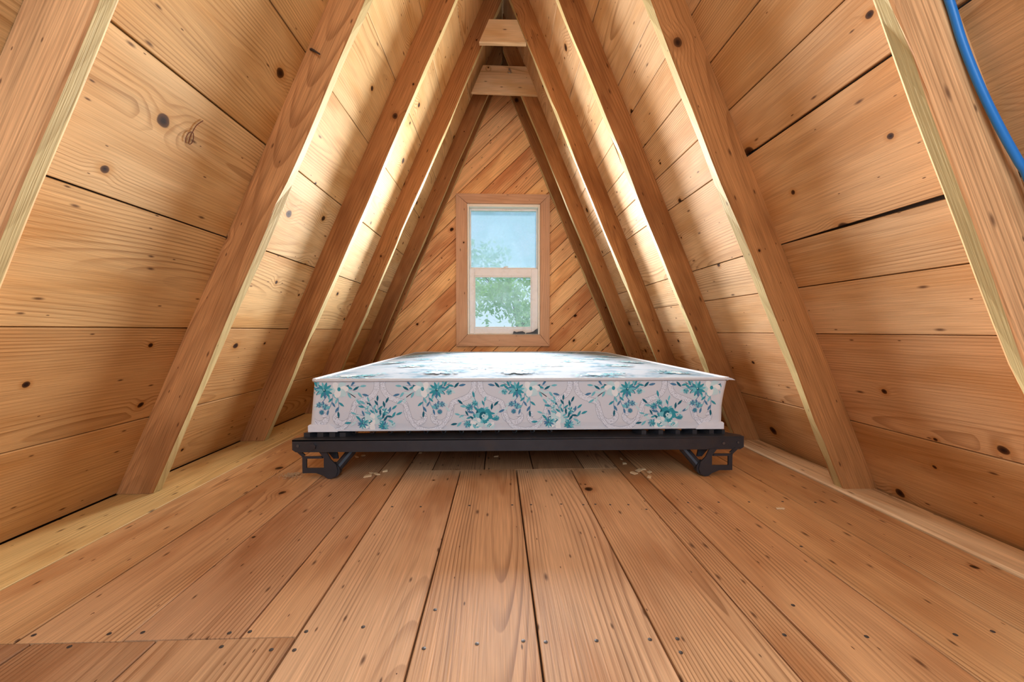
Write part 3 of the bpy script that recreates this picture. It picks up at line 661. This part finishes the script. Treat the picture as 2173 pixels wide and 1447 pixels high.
def daisy(P, cx, cy, r, rr, c=(1, 2, 1, 5)):
    for q in range(11):
        a = q * 2 * math.pi / 11 + rr.random() * 0.2; P.append((ell(cx + r * 0.55 * math.cos(a), cy + r * 0.55 * math.sin(a), r * 0.48, r * 0.17, a, 8, True), rr.choice(c)))
    P.append((ell(cx, cy, r * 0.2, r * 0.18, 0, 8), 0)); P.append((ell(cx + r * .05, cy + r * .05, r * 0.09, r * 0.08, 0, 6), 3))
def leafs(P, cx, cy, ang, L, rr, n=5):
    pts = [(cx + L * t * math.cos(ang + 0.3 * t), cy + L * t * math.sin(ang + 0.3 * t)) for t in (0, 0.25, 0.5, 0.75, 1.0)]
    P.append(([(p[0] + 0.0006, p[1] + 0.0004) for p in pts] + [(p[0] - 0.0006, p[1] - 0.0004) for p in reversed(pts)], 5))
    for k in range(n):
        t = (k + 1) / n; p = pts[min(4, int(t * 4))]; sd = 1 if k % 2 else -1
        a = ang + 0.3 * t + (0.7 * sd if k < n - 1 else 0); l = L * 0.19
        P.append((ell(p[0] + l * math.cos(a), p[1] + l * math.sin(a), l, l * 0.34, a, 9, True), rr.choice((0, 1, 5, 2, 3))))
def spray(kind, seed):
    rr = random.Random(seed); P = []
    if kind == 'hang':
        for a in (2.75, 3.1, 3.4, 0.25, -0.1, 0.5, -1.95, -1.6, -1.15): leafs(P, 0.03 * math.cos(a), -0.022 + 0.012 * math.sin(a), a, 0.045 + 0.012 * rr.random(), rr)
        for q in range(6): P.append((ell(-0.018 + 0.014 * math.cos(q), -0.022 + 0.011 * math.sin(q), 0.013, 0.009, q, 9), 4 if q % 2 else 3))
        P.append((ell(-0.018, -0.021, 0.005, 0.006, 0, 7), 1)); daisy(P, 0.022, -0.024, 0.023, rr)
        daisy(P, 0.020, -0.070, 0.010, rr, (2, 5)); daisy(P, 0.036, -0.064, 0.009, rr, (2, 5)); daisy(P, 0.030, -0.085, 0.008, rr, (1, 5)); daisy(P, 0.056, -0.03, 0.009, rr, (2, 1))
    elif kind == 'bunch':
        for a in (1.2, 1.6, 2.0, 2.5, 0.8, 0.4, 2.9, 0.1): leafs(P, 0.012 * math.cos(a), 0.022 + 0.016 * math.sin(a), a, 0.045 + 0.015 * rr.random(), rr)
        rose(P, -0.012, 0.024, 0.025, rr, True); daisy(P, -0.034, 0.020, 0.016, rr); daisy(P, 0.026, 0.012, 0.016, rr); daisy(P, 0.030, 0.055, 0.012, rr, (2, 1, 3)); daisy(P, -0.02, 0.064, 0.009, rr, (3, 2)); daisy(P, 0.052, 0.016, 0.010, rr, (2, 3))
    else:
        for a in (1.0, 1.5, 2.1, 2.6, 3.0, 0.5, 0.15): leafs(P, 0.010 * math.cos(a), 0.024 + 0.016 * math.sin(a), a, 0.044 + 0.014 * rr.random(), rr)
        rose(P, 0.016, 0.040, 0.024, rr); rose(P, -0.006, 0.014, 0.020, rr, True); rose(P, 0.034, 0.010, 0.015, rr, True); daisy(P, -0.032, 0.016, 0.012, rr); daisy(P, -0.026, 0.066, 0.012, rr); daisy(P, -0.010, 0.078, 0.010, rr, (1, 2)); daisy(P, 0.054, 0.034, 0.009, rr)
    return P
SPR = {k: spray(k, sd) for k, sd in (('hang', 3), ('bunch', 8), ('rose', 21))}
def put_front(kind, cx, cz, sc_=1.0, flip=1):
    mb = MB()
    for q, (poly, c) in enumerate(SPR[kind]):
        p2 = [(cx + flip * x * sc_, cz + z * sc_) for x, z in poly]
        p2 = [(max(min(x, mx(min(max(z, MZ0), MZ1), 1) - 0.022), -0.622), z) for x, z in p2]
        p2 = clip(clip(p2, 0, 1, MZ1 - 0.006), 0, -1, -(MZ0 + 0.004)) if p2 else []
        p3 = []
        for v in p2:
            if not p3 or (abs(v[0] - p3[-1][0]) + abs(v[1] - p3[-1][1])) > 1e-5: p3.append(v)
        if len(p3) < 3: continue
        yy = MYF - 0.0006 - q * 0.000006
        mb.add([(x, yy, z) for x, z in p3], [tuple(range(len(p3)))], c)
    o = mobj('flower_spray', mb.v, mb.f, PRINT, mat, None, mb.i); return o
for cx, fl in ((-0.561, -1), (-0.236, 1), (0.090, -1), (0.421, 1), (0.722, -1)): put_front('hang', cx, 0.326, 1.22, fl)
for cx, kd in ((-0.420, 'bunch'), (-0.068, 'rose'), (0.215, 'bunch'), (0.571, 'rose')): put_front(kd, cx, 0.160, 1.16, 1)
# the same print on the top
rt = random.Random(5); lay = 0
for iy in range(7):
    for ix in range(5):
        kd = ('hang', 'bunch', 'rose')[(ix + 2 * iy) % 3]; cx = -0.52 + ix * 0.30 + (0.15 if iy % 2 else 0); cy = MYF + 0.13 + iy * 0.26
        if cx > 0.74 or (iy >= 6 and (cx < -0.4 or cx > 0.6)): continue
        mb = MB(); fl = rt.choice((-1, 1))
        for q, (poly, c) in enumerate(SPR[kd]):
            mb.add([(cx + fl * x * 1.2, cy + z * 1.2, topz(cx + fl * x * 1.2, cy + z * 1.2) + 0.0012 + q * 0.000008) for x, z in poly if True], [tuple(range(len(poly)))], c)
        mobj('flower_spray', mb.v, mb.f, PRINT, mat, None, mb.i)
# lace scrolls: band with two dark outlines
def ribbon(path, w, y, zlo, zhi, name, mat_, parent):
    P = smooth_path([(x, 0, z) for x, z in path], 6); L, R = [], []
    for k, p in enumerate(P):
        a = P[max(k - 1, 0)]; b = P[min(k + 1, len(P) - 1)]; d = (b - a).normalized(); nn = Vector((-d.z, 0, d.x))
        L.append(p + nn * w / 2); R.append(p - nn * w / 2)
    cl = lambda v: (max(min(v.x, mx(min(max(v.z, MZ0), MZ1), 1) - 0.022), -0.622), y, max(min(v.z, zhi), zlo))
    vs = [cl(v) for v in L] + [cl(v) for v in R]; n = len(P)
    return vs, [(k, k + 1, n + k + 1, n + k) for k in range(n - 1)]
half = [(0.010, 0.331), (0.012, 0.300), (0.028, 0.276), (0.058, 0.262), (0.084, 0.250), (0.090, 0.222), (0.100, 0.198), (0.122, 0.184), (0.144, 0.190), (0.150, 0.206), (0.139, 0.214)]
outer = [(0.084, 0.250), (0.094, 0.225), (0.106, 0.190), (0.128, 0.168), (0.165, 0.158)]
for pk in range(-1, 5):
    for sg in (-1, 1):
        x0 = -0.402 + 0.33 * pk
        mb = MB()
        for path, w in ((half, 0.017), (outer, 0.012)):
            pp = [(x0 + sg * a, b) for a, b in path]
            if all(p[0] < -0.62 or p[0] > 0.76 for p in pp): continue
            vs, fs = ribbon(pp, w + 0.003, MYF - 0.00022 - (0.00006 if path is outer else 0) - (0.00012 if sg > 0 else 0), MZ0 + 0.004, MZ1 - 0.006, '', None, None); mb.add(vs, fs, 1)
            vs, fs = ribbon(pp, w, MYF - 0.00025 - (0.00006 if path is outer else 0) - (0.00012 if sg > 0 else 0), MZ0 + 0.004, MZ1 - 0.006, '', None, None); mb.add(vs, fs, 0)
        if mb.v: mobj('lace_scroll', mb.v, mb.f, [M_LACE, M_LACE_LINE], mat, None, mb.i)
# ------------------------------------------------------------------ wood chips and sawdust on the floor
rc = random.Random(4)
for q, (cx, cy) in enumerate([(-0.316, 1.724), (-0.556, 1.674), (-0.538, 1.693), (-0.444, 1.484), (-0.446, 1.451), (-0.42, 1.47), (0.471, 1.558), (0.52, 1.493), (0.498, 1.478), (0.472, 1.449), (0.512, 1.41), (-0.008, 1.663), (0.476, 1.616), (-0.40, 1.50), (0.53, 1.46)]):
    w, l, h = 0.004 + rc.random() * 0.007, 0.006 + rc.random() * 0.012, 0.002 + rc.random() * 0.004; a = rc.random() * 3
    pl = [(-l, -w * 0.6), (l * 0.7, -w), (l, w * 0.3), (-l * 0.4, w)]
    vs = [(x * math.cos(a) - y * math.sin(a), x * math.sin(a) + y * math.cos(a), z * (0.6 + 0.4 * (k % 3) / 2)) for z in (0, h) for k, (x, y) in enumerate(pl)]
    o = MB().add(vs, [(3, 2, 1, 0), (4, 5, 6, 7)] + [(j, (j + 1) % 4, 4 + (j + 1) % 4, 4 + j) for j in range(4)]).build('wood_chip', W_CHIP, None, Matrix.Translation((cx, cy, 0.0016)))
    lab, grp = ('pale splinter in the small scatter beside the left bed foot', 'splinters by the left bed foot') if -0.5 < cx < -0.39 else ('pale splinter in the small scatter left of the right bed foot', 'splinters by the right bed foot') if cx > 0.4 else \
        ('pale splinter in the shadow just behind the left folding leg', 'splinters behind the left folding leg') if cx < -0.5 else ('white splinter lying alone under the left half of the bed', None) if cx < -0.2 else ('tiny pale crumb of wood under the middle of the bed', None)
    tag(o, lab, 'wood chip', grp)
o = MB().add([(0.788 + x, 1.15 + y, 0.001 + z) for z in (0, 0.003) for x, y in ((-0.012, -0.003), (0.011, -0.004), (0.013, 0.002), (-0.010, 0.004))], [(3, 2, 1, 0), (4, 5, 6, 7)] + [(j, (j + 1) % 4, 4 + (j + 1) % 4, 4 + j) for j in range(4)]).build('wood_chip', W_CHIP)
tag(o, 'single white splinter on the open floor right of the bed foot', 'wood chip')
mb = MB()
for q in range(420):
    r = abs(rc.gauss(0, 0.022)); a = rc.random() * 6.28; cx, cy = -0.712 + r * 1.6 * math.cos(a) * 0.55, 1.472 + r * math.sin(a) * 0.7
    s_ = 0.0006 + rc.random() * 0.0016; z = 0.001 + max(0, 0.006 - r * 0.12) * rc.random()
    mb.add([(cx - s_, cy - s_, z), (cx + s_ * 1.5, cy - s_, z), (cx, cy + s_, z), (cx, cy, z + s_ * 1.2)], [(2, 1, 0), (0, 1, 3), (1, 2, 3), (2, 0, 3)])
tag(mb.build('sawdust', plain('sawdust', (0.40, 0.25, 0.13), 0.9)), 'little heap of brown sawdust against the left bed foot', 'sawdust', kind='stuff')
# ------------------------------------------------------------------ outdoors
gr = MB().add([(-60, 3.7, -3.2), (60, 3.7, -3.2), (60, 120, -1.5), (-60, 120, -1.5)], [(0, 1, 2, 3)]).build('ground', M_GROUND); tag(gr, kind='structure')
def tree(name, loc, h, clumps, nleaf, ls, leafm, label, seed, group=None, bough=None):
    r = random.Random(seed); t = empty(name, loc); tag(t, label, 'tree', group)
    L = Vector(loc); top = L + Vector((0, 0, h))
    mb = MB(); mb.tube([L, L + Vector((0.05, 0, h * 0.35)), L + Vector((-0.05, 0.05, h * 0.7)), top], [0.16 * h / 6, 0.12 * h / 6, 0.07 * h / 6, 0.02], 8)
    if bough: mb.tube(smooth_path(bough, 4), [0.05 - 0.045 * k / (4 * (len(bough) - 1)) for k in range(4 * (len(bough) - 1) + 1)], 6)
    for cx, cy, cz, rad in [c for c in clumps[::2] if c[3] > 0.3]:
        c = Vector((cx, cy, cz + rad * 0.5)); st = L + Vector((0, 0, max(0.4 * h, min(0.85 * h, (cz - L.z) * 0.75))))
        mid = (c + st) / 2 + Vector((0, 0, 0.1)); mb.tube([st, mid, c], [0.025 * h / 6, 0.012 * h / 6, 0.004], 6)
    mb.build('trunk', M_BARK, t)
    vs, fs = [], []; tot = sum(c[3] ** 2 for c in clumps)
    for cx, cy, cz, rad in clumps:
        for q in range(int(nleaf * rad ** 2 / tot)):
            d = Vector((r.gauss(0, 1), r.gauss(0, 1), r.gauss(0, 0.8))).normalized() * rad * r.random() ** 0.45
            p = Vector((cx, cy, cz)) + d; s_ = ls * (0.6 + r.random() * 0.8)
            a = Vector((r.gauss(0, 1), r.gauss(0, 1), r.gauss(0, 1))).normalized(); b = a.cross(Vector((r.gauss(0, 1), r.gauss(0, 1), r.gauss(0, 1)))).normalized()
            k = len(vs); vs += [p - a * s_, p + b * s_ * 0.45, p + a * s_, p - b * s_ * 0.45]; fs.append((k, k + 1, k + 2, k + 3))
    f = mobj('foliage', vs, fs, leafm, t); f['kind'] = 'stuff'
    return t
rt = random.Random(77)
c1 = [(-0.9 + 0.22 * k + rt.uniform(-.1, .1), 6.2 + rt.uniform(-.3, .3), 1.22 + 0.07 * math.sin(k * 1.3) + rt.uniform(-.04, .04), 0.13 + 0.06 * rt.random()) for k in range(10)] + [(-0.30, 6.0, 1.08, 0.10), (-0.05, 6.0, 1.06, 0.11), (-0.14, 6.05, 0.98, 0.06), (0.14, 6.0, 1.10, 0.09), (-0.5, 6.1, 1.1, 0.12), (0.42, 6.1, 0.86, 0.09)]
tree('leafy_tree', (-2.6, 6.6, -3.1), 6.2, c1 + [(-2.4, 6.4, 2.6, 0.8), (-1.7, 6.5, 1.9, 0.5)], 6500, 0.036, M_LEAF, 'leafy green tree whose branch hangs across the lower window pane', 1, None, [(-2.6, 6.6, 1.0), (-1.8, 6.4, 1.5), (-0.9, 6.2, 1.42), (-0.1, 6.15, 1.30), (0.6, 6.2, 1.26), (1.1, 6.2, 1.22)])
c2 = [(rt.uniform(-3.2, 3.2), rt.uniform(11, 13), rt.uniform(0.2, 3.0), rt.uniform(0.4, 0.7)) for k in range(34)]
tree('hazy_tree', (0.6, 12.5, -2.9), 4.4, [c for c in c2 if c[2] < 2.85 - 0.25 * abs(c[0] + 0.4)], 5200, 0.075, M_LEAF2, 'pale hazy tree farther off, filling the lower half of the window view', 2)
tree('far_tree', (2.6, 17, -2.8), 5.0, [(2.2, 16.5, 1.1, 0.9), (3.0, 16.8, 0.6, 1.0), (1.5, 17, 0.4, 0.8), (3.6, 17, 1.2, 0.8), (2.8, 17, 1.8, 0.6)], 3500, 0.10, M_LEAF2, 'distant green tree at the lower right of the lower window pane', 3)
